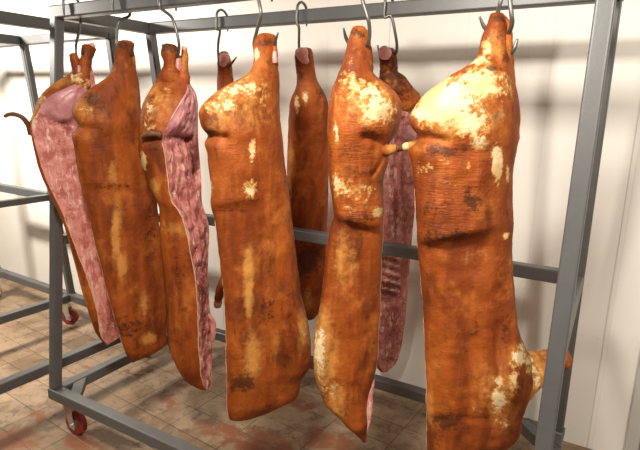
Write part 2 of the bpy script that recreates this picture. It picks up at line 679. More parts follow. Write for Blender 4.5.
def spots_at(px, py, spots):
    v = np.zeros_like(px)
    for (cx, cy, rx, ry, s) in spots:
        d = ((px - cx) / rx) ** 2 + ((py - cy) / ry) ** 2
        v = np.maximum(v, s * np.exp(-d * .9)) if s > 0 else v + s * np.exp(-d * .9)
    return v


def seg_dist(px, py, pl):
    d = np.full(px.shape, 1e9)
    for (x0, y0), (x1, y1) in zip(pl, pl[1:]):
        t = np.clip(((px - x0) * (x1 - x0) + (py - y0) * (y1 - y0)) / ((x1 - x0) ** 2 + (y1 - y0) ** 2), 0, 1)
        d = np.minimum(d, np.hypot(px - x0 - t * (x1 - x0), py - y0 - t * (y1 - y0)))
    return d


def fbm(P, scale, seed, octv=4):
    out = np.zeros(P.shape[:2])
    for i in range(P.shape[0]):
        for j in range(P.shape[1]):
            q = P[i, j]
            out[i, j] = noise.fractal(Vector((q[0] * scale + seed, q[1] * scale, q[2] * scale)), 1.0, 2.0, octv)
    return out


def dense(rows, step=2.6):
    rows = sorted(rows, key=lambda r: r[0])
    A = np.array(rows, float)
    n = max(8, int((A[-1, 0] - A[0, 0]) / step))
    y = np.linspace(A[0, 0], A[-1, 0], n)
    cols = [np.interp(y, A[:, 0], A[:, i]) for i in range(1, A.shape[1])]
    out = []
    for c in cols:
        p = np.concatenate([[c[0]], c, [c[-1]]])
        s = (p[:-2] + 2 * p[1:-1] + p[2:]) / 4
        s[0], s[-1] = c[0], c[-1]
        out.append(s)
    return [y] + out


class Side:
    """a half pig hung by the hind shank, built on the upright plane through its hook"""

    def __init__(self, label, hang, y0, lean=0.0, group='pork sides hanging from the rack rails'):
        self.P0 = on_y(hang[0], hang[1], y0)
        v = self.P0 - CAM
        v[2] = 0
        self.n = v / np.linalg.norm(v)
        self.u = np.array([self.n[1], -self.n[0], 0])
        self.pn = self.n + np.array([0, 0, lean])
        self.seed = hang[0] * .37
        self.label, self.group = label, group
        self.root = None

    def at(self, x, y, w=0.0):
        d = ray(x, y)
        return CAM + d * (((self.P0 - CAM) @ self.pn + w) / (d @ self.pn))

    def begin(self, ybot, xmid):
        z = self.at(xmid, ybot)[2]
        self.origin = np.array([self.P0[0], self.P0[1], z])
        self.root = thing('pork_side', self.label, 'meat', Vector(self.origin), self.group)

    # rind facing the viewer, cut face behind
    def skin(self, rows, prof=GENERIC, pale=(), gold=(), scorch=(), wrinkle=(), steps=(), creases=(), bulges=(), tilt=0.0, rims=(),
             name='rind', depth=1.0, lump=.006, cols=60, w0=0.0, face='meat', dprof=None):
        y, xl, xr = dense(rows)
        n = len(y)
        if self.root is None:
            self.begin(y[-1], (xl[-1] + xr[-1]) / 2)
        s = (y - y[0]) / (y[-1] - y[0])
        L = np.array([self.at(a, b) for a, b in zip(xl, y)])
        Rr = np.array([self.at(a, b) for a, b in zip(xr, y)])
        # rounded ends
        half = np.linalg.norm(Rr - L, axis=1) / 2
        df, db, sq = lerp_prof(prof, s)
        df = np.minimum(df * depth, half * 1.05)
        db = np.minimum(db * depth, half * 1.0)
        C = (L + Rr) / 2
        A = (Rr - L) / 2
        th = np.linspace(0, math.pi, cols)          # right edge -> front -> left edge
        cth, sth = np.cos(th), np.sin(th)
        e = 2.0 / sq[:, None]
        c = np.sign(cth)[None] * np.abs(cth)[None] ** e
        w = -df[:, None] * np.abs(sth)[None] ** e
        PX = xl[:, None] + (xr - xl)[:, None] * (c + 1) / 2
        PY = np.repeat(y[:, None], cols, 1)
        edge = np.abs(sth)[None] ** .8 + 0 * PX
        for pl, wd, dp in creases:
            d = seg_dist(PX, PY, pl)
            w = w + dp * np.exp(-(d / wd) ** 2) * edge
        for (cx, cy, rx, ry, dp) in bulges:
            d = ((PX - cx) / rx) ** 2 + ((PY - cy) / ry) ** 2
            w = w - dp * np.exp(-d) * edge
        for (x0, y0, x1, y1, h, ln) in steps:
            yl = y0 + (y1 - y0) * np.clip((PX - x0) / (x1 - x0), -.3, 1.3)
            dy = yl - PY
            f = np.where(dy > -4, np.exp(-np.clip(dy, 0, None) / ln) * smoothstep(-3, 8, dy), 0)
            f = f * smoothstep(x0 - 10, x0 + 2, PX) * smoothstep(x1 + .42 * (x1 - x0), x1 - .2 * (x1 - x0), PX)
            w = w - h * f * edge
        w = w + w0 + tilt * c * np.minimum(1, half / .1)[:, None]
        P = C[:, None, :] + A[:, None, :] * c[..., None] + self.n[None, None] * w[..., None]
        nz = fbm(P, 9, self.seed) * lump + fbm(P, 30, self.seed + 9, 3) * lump * .35
        P = P - self.n[None, None] * (nz * edge)[..., None]
        P = P + self.u[None, None] * (fbm(P, 24, self.seed + 4, 3) * .0025 * (1 - edge))[..., None]
        attrs = {'pale': spots_at(PX, PY, pale), 'gold': spots_at(PX, PY, gold), 'scorch': spots_at(PX, PY, scorch),
                 'wrinkle': np.clip(spots_at(PX, PY, wrinkle), 0, 1)}
        # top and bottom closed by shrinking rings shared by both parts
        top_c, bot_c = P[0].mean(0), P[-1].mean(0)
        th2 = np.linspace(math.pi, 2 * math.pi, cols)
        c2 = np.sign(np.cos(th2))[None] * np.abs(np.cos(th2))[None] ** e
        w2 = db[:, None] * np.abs(np.sin(th2))[None] ** e + w0 + tilt * c2 * np.minimum(1, half / .1)[:, None]
        Q = C[:, None, :] + A[:, None, :] * c2[..., None] + self.n[None, None] * w2[..., None]
        nz2 = fbm(Q, 26, self.seed + 3) * .006
        Q = Q + self.n[None, None] * (nz2 * np.abs(np.sin(th2))[None] ** .8)[..., None]
        Q[:, 0], Q[:, -1] = P[:, -1], P[:, 0]
        zup = np.array([0, 0, 1.0])

        def shrink(X, row, cen, lift):
            return [cen + (X[row] - cen) * f + zup * lift * g for f, g in ((.86, .55), (.6, .9), (.25, 1.05), (.02, 1.1))]
        hl = min(.006, half[0] * .3)
        tcen = (P[0].mean(0) + Q[0].mean(0)) / 2
        bcen = (P[-1].mean(0) + Q[-1].mean(0)) / 2
        P2 = np.array(shrink(P, 0, tcen, hl)[::-1] + list(P) + shrink(P, -1, bcen, -.004))
        Q2 = np.array(shrink(Q, 0, tcen, hl)[::-1] + list(Q) + shrink(Q, -1, bcen, -.004))
        pad = lambda v: np.concatenate([np.repeat(v[:1], 4, 0), v, np.repeat(v[-1:], 4, 0)])
        o = grid_mesh(name, P2, {k: pad(v) for k, v in attrs.items()}, M['skin'], self.root, self.origin)
        if face:
            fo = grid_mesh('cut_face', Q2, {'dark': np.zeros(Q2.shape[:2]), 'fat': np.zeros(Q2.shape[:2]), 'ham': np.zeros(Q2.shape[:2])}, M[face], self.root, self.origin)
            fo['label'] = 'raw cut face turned to the wall'
        else:
            grid_mesh(name, Q2, {k: np.zeros(Q2.shape[:2]) for k in attrs}, M['skin'], self.root, self.origin)
        for side, ya, yb, rr in rims:
            i0, i1 = np.searchsorted(y, ya), np.searchsorted(y, yb)
            E = P[i0:i1, -1] if side == 'L' else P[i0:i1, 0]
            self.rim(E, rr)
        return o

    def rim(self, E, rr, name='fat_rim'):
        rad = [rr * (.65 + .8 * abs(noise.noise(Vector(p) * 60))) for p in E]
        rad[0] = rad[-1] = rr * .3
        path = [Vector(p - self.origin) + Vector(self.u) * .002 * noise.noise(Vector(p) * 45) for p in E]
        o = tube(name, path, rad, 'rim', self.root, 7)
        o['label'] = 'pale ragged edge of fat'
        return o

    # side whose cut face is turned into view: rind from L to the cut edge E, raw meat from E to R
    def open(self, rows, df, dr, db, pale=(), gold=(), scorch=(), fat=(), dark=(), wrinkle=(), creases=(), mcreases=(), mat='meat', lump=.006, ham=None,
             bulges=(), ribs=None, rough=.006, rim=None, hamc=(), lean=0.0):
        y, xl, xe, xr = dense(rows)
        n = len(y)
        if self.root is None:
            self.begin(y[-1], (xl[-1] + xr[-1]) / 2)
        s = (y - y[0]) / (y[-1] - y[0])
        endf = np.minimum(1, np.minimum(.35 + s / .12, .25 + (1 - s) / .10))
        L = np.array([self.at(a, b) for a, b in zip(xl, y)])
        R_ = np.array([self.at(a, b) for a, b in zip(xr, y)])
        wid = np.linalg.norm(R_ - L, axis=1)
        fe = ((xe - xl) / np.maximum(xr - xl, 1e-3))
        df = np.minimum(np.interp(s, *zip(*df)) if not np.isscalar(df) else df, wid * .6) * endf
        dr = np.minimum(dr, wid * .5) * endf
        db = np.minimum(np.interp(s, *zip(*db)) if not np.isscalar(db) else db, wid * .7) * endf
        E = L + (R_ - L) * fe[:, None] - self.n[None] * df[:, None]
        Rp = R_ + self.n[None] * dr[:, None]
        C1 = 30
        back, front, cut = [], [], []
        tb = np.linspace(0, math.pi, 30)
        tf = np.linspace(0, math.pi / 2, 40)
        tc = np.linspace(0, 1, 44)
        for i in range(n):
            mid = (L[i] + Rp[i]) / 2
            ax = (Rp[i] - L[i]) / 2
            back.append([mid + ax * np.sign(math.cos(t)) * abs(math.cos(t)) ** .8 + self.n * db[i] * math.sin(t) ** .8 for t in tb])
            front.append([L[i] + (E[i] - L[i] + self.n * df[i]) * (1 - math.cos(t)) ** .95 - self.n * df[i] * math.sin(t) ** .9 for t in tf])
            cut.append([E[i] + (Rp[i] - E[i]) * t for t in tc])
        back, front, cut = np.array(back), np.array(front), np.array(cut)
        P = np.concatenate([back[:, :-1], front], 1)
        nb = back.shape[1] - 1
        PXf = xl[:, None] + (xe - xl)[:, None] * ((1 - np.cos(tf)) ** .95)[None]
        PX = np.concatenate([np.repeat(xl[:, None] - 30, nb, 1), PXf], 1)
        PY = np.repeat(y[:, None], P.shape[1], 1)
        wgt = np.concatenate([np.zeros((n, nb)), np.repeat((np.sin(tf) * np.clip(1.4 - tf / (math.pi / 2), 0, 1))[None], n, 0)], 1)
        off = fbm(P, 10, self.seed) * lump
        for pl, wd, dp in creases:
            off = off - dp * np.exp(-(seg_dist(PX, PY, pl) / wd) ** 2)
        for (cx, cy, rx, ry, dp) in bulges:
            off = off + dp * np.exp(-((PX - cx) / rx) ** 2 - ((PY - cy) / ry) ** 2)
        P = P - self.n[None, None] * (off * wgt)[..., None]
        attrs = {'pale': spots_at(PX, PY, pale), 'gold': spots_at(PX, PY, gold), 'scorch': spots_at(PX, PY, scorch),
                 'wrinkle': np.clip(spots_at(PX, PY, wrinkle), 0, 1)}
        # meat
        QX = xe[:, None] + (xr - xe)[:, None] * tc[None]
        QY = np.repeat(y[:, None], len(tc), 1)
        ew = np.sin(np.pi * np.clip(tc, .0, 1.0))[None] ** .5 * np.ones((n, 1))
        nm = -self.n + .45 * self.u
        nm /= np.linalg.norm(nm)
        o2 = (fbm(cut, 42, self.seed + 2, 4) * rough + fbm(cut, 14, self.seed + 5, 3) * rough)
        if ham is not None:
            for (cx, cy, rx, ry, dp) in ham:
                d = ((QX - cx) / rx) ** 2 + ((QY - cy) / ry) ** 2
                o2 = o2 + dp * np.sqrt(np.clip(1 - d, 0, 1))
        for pl, wd, dp in mcreases:
            o2 = o2 - dp * np.exp(-(seg_dist(QX, QY, pl) / wd) ** 2)
        if ribs:
            for (ya, yb, pitch, xa, xb, dp, slope) in ribs:
                ph = (QY + slope * (QX - xa)) / pitch
                msk = smoothstep(ya, ya + 8, QY) * smoothstep(yb, yb - 8, QY) * smoothstep(xa - 3, xa + 3, QX) * smoothstep(xb + 3, xb - 3, QX)
                o2 = o2 + dp * np.sin(ph * 2 * math.pi) * msk
        cut = cut + nm[None, None] * (o2 * ew)[..., None]
        mat_at = {'fat': spots_at(QX, QY, fat), 'dark': spots_at(QX, QY, dark), 'ham': spots_at(QX, QY, hamc)}
        if ribs:
            for (ya, yb, pitch, xa, xb, dp, slope) in ribs:
                ph = (QY + slope * (QX - xa)) / pitch
                msk = smoothstep(ya, ya + 8, QY) * smoothstep(yb, yb - 8, QY) * smoothstep(xa - 3, xa + 3, QX) * smoothstep(xb + 3, xb - 3, QX)
                mat_at['fat'] = mat_at['fat'] + .6 * np.clip(np.sin(ph * 2 * math.pi), 0, 1) * msk
                mat_at['dark'] = mat_at['dark'] + .22 * np.clip(-np.sin(ph * 2 * math.pi), 0, 1) * msk
        cen0 = (P[0].mean(0) + cut[0].mean(0)) / 2
        cen1 = (P[-1].mean(0) + cut[-1].mean(0)) / 2
        zup = np.array([0, 0, 1.0])

        def close(X):
            a = [cen0 + (X[0] - cen0) * f + zup * .006 * g for f, g in ((.85, .6), (.5, .9), (.02, 1))]
            b = [cen1 + (X[-1] - cen1) * f - zup * .005 * g for f, g in ((.85, .6), (.5, .9), (.02, 1))]
            return np.array(a[::-1] + list(X) + b)
        pad = lambda v: np.concatenate([np.repeat(v[:1], 3, 0), v, np.repeat(v[-1:], 3, 0)])
        grid_mesh('rind', close(P), {k: pad(v) for k, v in attrs.items()}, M['skin'], self.root, self.origin)
        fo = grid_mesh('cut_face', close(cut), {k: pad(v) for k, v in mat_at.items()}, M[mat], self.root, self.origin)
        fo['label'] = 'raw pink cut face'
        if rim:
            for ya, yb, rr in rim:
                i0, i1 = np.searchsorted(y, ya), np.searchsorted(y, yb)
                self.rim(E[i0:i1], rr)

    def limb(self, name, pts, mat='skin', label=None, seg=22, pale=(), gold=(), scorch=(), lump=.004, caps=3):
        """tapering limb through (x, y, depth, radius in metres)"""
        path = smooth_path([np.append(self.at(x, y, w), r) for x, y, w, r in pts], 7)
        xy = smooth_path([np.array([x, y]) for x, y, w, r in pts], 7)
        rings, px, py = [], [], []
        n = len(path)
        pos = [p[:3] for p in path]
        nrm = None
        for i, p in enumerate(pos):
            t = pos[min(i + 1, n - 1)] - pos[max(i - 1, 0)]
            t = t / np.linalg.norm(t)
            if nrm is None:
                nrm = np.cross(t, self.n)
            nrm = nrm - t * (nrm @ t)
            nrm /= np.linalg.norm(nrm)
            bn = np.cross(t, nrm)
            r = path[i][3]
            ring = []
            for k in range(seg):
                a = 2 * math.pi * k / seg
                d = nrm * math.cos(a) + bn * math.sin(a)
                q = p + d * r
                q = q + d * lump * noise.fractal(Vector(q * 22 + self.seed), 1.0, 2.0, 3)
                ring.append(q)
            rings.append(ring)
            px.append([xy[i][0]] * seg)
            py.append([xy[i][1]] * seg)
        # domed ends
        def dome(i, j):
            t = pos[i] - pos[j]
            t = t / np.linalg.norm(t)
            r = path[i][3]
            return [[pos[i] + (np.array(v) - pos[i]) * f + t * r * g for v in rings[i]] for f, g in ((.88, .25), (.6, .42), (.05, .5))]
        d0, d1 = dome(0, 1), dome(-1, -2)
        rings = d0[::-1] + rings + d1
        px = [px[0]] * 3 + px + [px[-1]] * 3
        py = [py[0]] * 3 + py + [py[-1]] * 3
        px, py = np.array(px), np.array(py)
        at = {'pale': spots_at(px, py, pale), 'gold': spots_at(px, py, gold), 'scorch': spots_at(px, py, scorch),
              'wrinkle': px * 0, 'fat': px * 0, 'dark': px * 0, 'ham': px * 0}
        o = grid_mesh(name, np.array(rings), at, M[mat], self.root, self.origin, wrap=True)
        if label:
            o['label'] = label
        return o


SIDES = {}

# --- 1: leftmost, open pink face
c = Side('leftmost pork side, long pink cut face showing and thin dark tail curling left', (80, 52), FY - .055)
c.open([(68, 76, 88, 92), (76, 66, 86, 94), (82, 55, 80, 95.5), (88, 47, 66, 96.5), (94, 41, 52, 97), (100, 37.5, 45, 97), (108, 34.5, 40.5, 97), (116, 32, 36.5, 97),
        (121, 29.5, 32, 98), (130, 30, 32.5, 99), (145, 33, 36, 100), (165, 37.5, 41.5, 101), (180, 43, 47, 102), (192, 49, 53, 104), (210, 57, 62, 107),
        (225, 64, 68, 110), (250, 71, 77, 114), (270, 76.5, 85, 117), (290, 81.5, 91.5, 119), (305, 86, 96, 121), (315, 89.5, 98, 122), (328, 93.5, 99, 122.5),
        (336, 97.5, 101.5, 121), (341, 101.5, 104.5, 115), (343.5, 104.5, 106.5, 110)],
       .035, .005, [(0, .03), (.15, .045), (.35, .04), (1, .04)],
       pale=[(42, 98, 8, 12, .40), (60, 86, 14, 5, .18)], gold=[(60, 82, 22, 12, .4), (36, 110, 8, 20, .4), (80, 290, 20, 60, .3)],
       fat=[(34, 124, 4, 12, .45), (40, 150, 4, 30, .4), (52, 185, 3, 16, .45), (68, 225, 3.5, 25, .55), (84, 262, 3.5, 22, .6), (97, 300, 4, 24, .55), (100, 330, 4, 14, .6),
            (62, 190, 10, 20, .2)],
       dark=[(60, 121, 18, 4, .35), (68, 128, 5, 9, .35), (60, 150, 8, 6, .15), (110, 315, 8, 26, .25)],
       ham=[(64, 101, 28, 20, .035)], hamc=[(66, 102, 27, 20, 1.3)], mcreases=[([(40, 118), (55, 122), (76, 127)], 3.0, .022), ([(56, 130), (66, 150), (78, 190), (98, 280)], 3, .008)],
       rough=.007, rim=[(215, 342, .0022)])
c.limb('shank', [(89, 48, 0, .026), (87, 58, .0, .021), (84, 70, 0, .027), (80, 80, 0, .040), (78, 92, .03, .05)], gold=[(86, 60, 20, 40, .25)], pale=[(78, 78, 9, 7, .4)], lump=.006)
c.limb('shank_tendon', [(73, 55, -.012, .016), (75, 63, -.012, .015), (77, 74, -.012, .020), (78, 84, .0, .03)], gold=[(75, 60, 10, 20, .2)], lump=.005)
c.limb('bone_end', [(78.5, 66, -.022, .007), (79, 72, -.022, .010), (80, 76, -.018, .011)], mat='ham', label='raw pink tendon gap of the shank')
c.limb('bone_end', [(91, 45, .0, .016), (92, 47.5, .0, .014)], mat='bone', label='pink cut end of the shank')
c.limb('tail', [(4.5, 116.5, -.02, .0055), (9, 114.3, -.02, .0065), (16, 114.5, -.02, .0070), (23, 118, -.02, .0085), (28, 125, -.01, .010), (31, 134, 0, .011)], mat='tail',
       label='thin dark singed tail', lump=.002, seg=12)

# --- 2: broad brown rind
c = Side('brown pork side second from left, plain rind with a pale streak low down', (125, 52), FY)
c.skin([(42, 118, 133), (45, 116, 134), (50, 115.5, 134), (55, 114.5, 134), (60, 114.5, 134.5), (65, 113.5, 135), (70, 112, 136.5), (75, 110, 137.5), (80, 104, 138.5), (85, 96, 139.5),
        (90, 88.5, 140), (95, 83, 140.5), (100, 78, 141), (105, 75, 141), (110, 73, 141), (115, 73, 141), (120, 76, 141.5), (125, 80.5, 142), (128, 81.5, 142), (130, 76.5, 142),
        (132, 72.5, 142.5), (135, 72.5, 142.5), (140, 74, 143), (150, 76, 146), (165, 78, 150), (180, 80.5, 153), (190, 82.5, 155), (200, 86, 157), (220, 91, 159), (240, 95.5, 161),
        (260, 100.5, 163), (280, 105.5, 165), (300, 110.5, 166.5), (320, 116.5, 167), (338, 121.5, 167), (347, 124.5, 167), (352, 126.5, 160), (356, 128.5, 150), (359, 130, 141), (361, 131.5, 136)],
       tilt=.035, pale=[(88, 108, 14, 8, .36), (80, 100, 6, 10, .3), (95, 98, 5, 12, .34)],
       gold=[(90, 108, 30, 25, .35), (123, 65, 12, 30, .3), (115, 230, 5, 32, .8), (122, 262, 6, 14, .7), (142, 300, 9, 18, .5), (108, 160, 18, 20, .28), (112, 170, 6, 14, .6), (148, 335, 9, 7, .75)],
       scorch=[(93, 100, 9, 8, .42), (100, 106, 10, 6, .3), (108, 184, 24, 7, .22), (128, 322, 18, 12, .3), (150, 230, 8, 60, .22), (118, 205, 22, 8, .22), (123, 47, 10, 5, .4)],  # singe marks; the long right one paints the side turned from the light
       wrinkle=[(95, 140, 20, 10, .5)],
       steps=[(84, 186, 130, 188, .012, 18)], creases=[([(74, 129), (84, 127), (96, 128)], 3.2, .016), ([(114, 56), (124, 58), (134, 56)], 3, .006)], bulges=[(125, 47, 8, 6, .008)], rims=[('L', 134, 356, .0022)])
c.limb('shank_tendon', [(132, 50, .0, .008), (132.5, 60, .0, .010), (132.5, 72, .005, .013), (133, 82, .015, .016)], gold=[(134, 60, 10, 20, .2)], pale=[(135, 66, 4, 8, .4)])

# --- 3: ribs facing right
c = Side('third pork side from left, golden rind at left and rough cut edge at right', (174, 54), FY)
c.open([(72, 164, 178, 184), (76, 159, 183, 187.5), (80, 156, 185, 188.5), (85, 153, 187, 191), (90, 150, 187, 194.5), (95, 147, 184, 196.5), (100, 144, 181, 197.5), (110, 140.5, 175, 198), (120, 139, 169, 198.5), (128, 138.5, 165, 198.5),
        (135, 138.5, 161.5, 198.5), (145, 138.5, 163, 199), (152, 138.5, 165, 199.5), (163, 141, 166, 200.5), (175, 145, 167.5, 201.5), (186, 149, 168.5, 202), (192, 152, 170, 202), (200, 156, 172, 202),
        (205, 158.5, 177, 202.5), (212, 159.5, 181, 205), (222, 159.5, 184, 208.5), (232, 159.5, 186.5, 210), (250, 161, 190, 209.5), (270, 163.5, 194, 208.5), (285, 165, 196, 209), (310, 166, 197, 210), (330, 166.5, 197.5, 213),
        (345, 168, 198, 213), (352, 170, 199, 212.5), (360, 173.5, 199.5, 212.5), (370, 178, 200, 212.5), (378, 183, 202, 212), (384, 189, 203.5, 211.5), (389, 199, 206, 210.5)],
       [(0, .05), (.15, .095), (.3, .08), (.5, .06), (1, .045)], .04, [(0, .03), (.2, .09), (.4, .07), (1, .045)], mat='meat_dark',
       pale=[(152, 108, 12, 20, .36), (150, 125, 10, 8, .36), (144, 160, 3.5, 12, .62), (166, 95, 8, 12, .28), (178, 240, 5, 20, .12)],
       gold=[(160, 100, 26, 30, .4), (155, 185, 8, 14, .55), (165, 180, 6, 8, .3), (175, 225, 14, 12, .5), (180, 300, 12, 60, .25)],
       scorch=[(152, 148, 8, 5, .25), (155, 113, 6, 8, .25), (178, 270, 8, 22, .25)],
       fat=[(174, 192, 3, 12, .5), (182, 214, 3, 12, .55), (188, 240, 3, 20, .6), (194, 272, 3, 18, .6), (197.5, 310, 2.8, 30, .6), (199.5, 355, 2.8, 24, .55), (190, 110, 14, 22, .15), (168, 160, 2.5, 20, .4)],
       dark=[(186, 136, 18, 4, .35), (196, 158, 5, 20, .45), (204, 235, 4, 25, .25), (203, 300, 5, 60, .28), (178, 137, 14, 3, .3)],
       ham=[(186, 110, 22, 27, .022)], hamc=[(184, 112, 24, 24, 1.3)], mcreases=[([(166, 137), (178, 134), (190, 140)], 2.6, .024), ([(190, 140), (196, 160), (198, 182)], 3.5, .03)],
       creases=[([(140, 139), (150, 140), (162, 139)], 3.5, .012)], rough=.012, rim=[(140, 388, .0022)])
c.limb('shank', [(170, 48, 0, .030), (169.5, 56, .0, .027), (170, 66, 0, .027), (171, 76, 0, .040), (170, 88, .03, .05)], gold=[(170, 60, 20, 40, .25)], scorch=[(170, 48, 12, 6, .35)], pale=[(168, 70, 4, 8, .25)], lump=.007)
c.limb('shank_tendon', [(184.5, 49, .0, .011), (184.5, 58, .0, .013), (184, 68, .0, .016), (182, 80, .0, .030), (180, 90, .02, .035)], gold=[(184, 60, 10, 20, .35)], lump=.005)
c.limb('bone_end', [(178.5, 56, -.006, .008), (178, 66, -.006, .013), (177, 72, .0, .016)], mat='ham', label='raw pink tendon gap of the shank')
c.limb('bone_end', [(184, 50, -.004, .009), (184.5, 48, -.002, .010)], mat='bone', label='pink cut end of the shank')
c.limb('tail', [(143, 137, -.075, .009), (147, 134.5, -.09, .0095), (153, 133, -.10, .010), (160, 134.5, -.095, .011)], mat='tail', label='short brown tail stub', seg=12)
c.limb('meat_scrap', [(207, 312, .03, .006), (213, 322, .02, .010), (213.5, 333, .02, .012), (212.5, 341, .02, .008)], mat='meat', label='pink loose scrap of meat')

# --- 4: small, half hidden, on the rear rail
c = Side('small dark pork side behind the rack, mostly hidden left of centre', (225, 60), BY + .05, .29)
c.skin([(52.5, 220, 228), (55, 218, 229.5), (60, 217.5, 231), (68, 217.5, 232.5), (78, 217.5, 233), (88, 217, 234), (98, 217, 243), (115, 216.5, 250), (140, 216, 254), (180, 216, 256), (220, 218.5, 257), (250, 221, 257),
        (265, 222, 257), (290, 223, 256), (310, 225, 254), (320, 228, 248), (325, 234, 242)],
       depth=.8, scorch=[(225, 80, 20, 30, .15)], pale=[(224, 62, 4, 6, .1)])
c.limb('bone_end', [(224, 55, -.022, .022), (224, 60, -.026, .022), (224, 65, -.016, .016)], mat='bone', label='pink cut end of the shank', lump=.009)
c.limb('foreleg', [(232, 266, -.02, .036), (225, 281, -.02, .033), (220.5, 291, -.02, .027), (218.5, 299, -.02, .022)], label='foreleg stump pointing down')
c.limb('bone_end', [(218, 302, -.022, .024), (217.5, 306, -.026, .022)], mat='bone', label='pink cut end of the foreleg')

# --- 5: broad side at centre left
c = Side('broad pork side at centre left, notched ham and long pale streak on the rind', (266, 45), FY)
c.skin([(35.5, 258, 275), (38, 255.5, 276.5), (41, 254.5, 277), (45, 253.5, 277), (50, 253.5, 277.5), (60, 254, 277.5), (68, 252.5, 278), (75, 247.5, 279), (80, 239, 279.5), (85, 229, 280), (90, 221, 280), (95, 214, 280), (100, 208.5, 280),
        (105, 204, 280), (110, 201.3, 280), (115, 200.5, 280), (120, 201.8, 280.5), (125, 203, 281.5), (130, 206, 282), (134, 210, 282.5), (136.3, 211.5, 283), (138, 209, 283), (140, 205.5, 283), (145, 207, 283.5),
        (150, 208.5, 284), (160, 209.5, 285), (170, 211, 286), (180, 212.5, 287.5), (190, 212.8, 288.5), (200, 212, 290), (206, 213, 291), (212, 215.5, 291.5), (220, 217, 292), (240, 219.5, 295), (260, 221.5, 297),
        (280, 224, 299.5), (300, 226, 302), (315, 226.5, 306), (330, 227, 310), (350, 227.3, 312), (372, 227.5, 312), (378, 227.5, 307), (384, 227.6, 302), (395, 228, 300.5), (402, 228.4, 299.5), (407, 229, 294),
        (411, 230, 286), (414.5, 231.5, 276), (417, 237, 262)],
       tilt=.045, pale=[(242, 90, 28, 13, .42), (225, 105, 24, 13, .40), (262, 100, 10, 12, .3), (256, 55, 5, 9, .45), (262, 88, 9, 14, .33), (253, 147, 4, 13, .52), (250, 186, 9, 12, .48), (240, 192, 16, 7, .22), (214, 186, 4, 18, .3), (243, 192, 14, 6, .28),
                        (304, 330, 8, 20, .36)],
       gold=[(235, 105, 45, 35, .5), (215, 125, 12, 14, .5), (265, 60, 12, 30, .25), (249, 268, 6, 40, .85), (252, 350, 10, 26, .6), (276, 340, 6, 22, .4), (262, 225, 30, 20, .22), (230, 180, 15, 25, .25), (304, 330, 10, 25, .6), (290, 380, 10, 20, .25)],  # long streaks at centre left are highlights painted into the rind
       scorch=[(266, 44, 12, 7, .3), (272, 62, 6, 14, .2), (211, 131, 9, 4, .4), (244, 373, 16, 11, .42), (268, 305, 14, 22, .2), (285, 350, 8, 26, .2), (235, 206, 22, 3, .3), (266, 75, 6, 12, .15), (285, 200, 8, 50, .14)],  # singe marks, with fold shade and the shaded right side painted in
       wrinkle=[(232, 145, 20, 10, .6), (240, 195, 20, 10, .5)],
       steps=[(214, 205, 256, 199, .016, 22)], creases=[([(209, 137), (216, 134.5), (228, 136.5)], 4.0, .026), ([(214, 139), (232, 146)], 2.5, .006), ([(290, 316), (299, 338), (306, 360)], 3.0, .014)],
       bulges=[(303, 335, 9, 22, .018), (208, 122, 9, 10, .012)], rims=[('L', 141, 412, .0022)])
c.limb('shank_tendon', [(274, 46, -.006, .010), (274, 55, -.006, .011), (274, 66, .0, .013), (274, 76, .012, .016)], gold=[(276, 60, 10, 20, .1)])
c.limb('bone_end', [(274.5, 52, -.018, .006), (274.5, 58, -.019, .008), (274.5, 62, -.016, .008)], mat='bone', label='pink sliver at the tendon')

# --- 6: narrow dark one on the rear rail
c = Side('narrow reddish brown pork side on the rear rail, left of the blotchy one', (305, 52), BY + .03, .27)
c.skin([(49, 297, 311), (52, 295, 312.5), (56, 294.5, 313.5), (62, 295.5, 314), (70, 296, 315), (78, 297, 316.5), (84, 297, 319), (90, 295, 323), (96, 292, 326), (102, 290, 328), (115, 289, 329.5), (130, 288.5, 330), (150, 287.5, 329.5),
        (170, 287, 329), (190, 287, 328.5), (210, 288, 328), (230, 289, 327), (250, 290, 327), (270, 291, 327), (290, 292, 326), (306, 295, 323), (314, 299, 319), (319, 303, 314)],
       tilt=.02, depth=.9, pale=[(305, 97, 4, 9, .5), (297, 105, 3, 10, .5), (299, 88, 4, 8, .2)], gold=[(292, 165, 5, 30, .6), (300, 130, 8, 30, .2), (307, 295, 8, 14, .55), (320, 200, 5, 30, .15)],  # gold down the left edge paints the lit side
       scorch=[(300, 75, 6, 10, .3), (320, 92, 8, 6, .3), (307, 258, 12, 16, .55), (293, 188, 6, 14, .2)])  # singe marks; the strongest paints the shadowed hollow low down
c.limb('bone_end', [(302, 50.5, -.026, .024), (302.5, 54, -.030, .025), (303.5, 60, -.022, .021), (304, 66, -.010, .015)], mat='bone', label='pink cut end of the shank', lump=.009)
c.limb('bone_end', [(300, 50.5, -.036, .0095), (300.3, 52, -.046, .0085)], mat='ham', label='round bone in the cut shank')

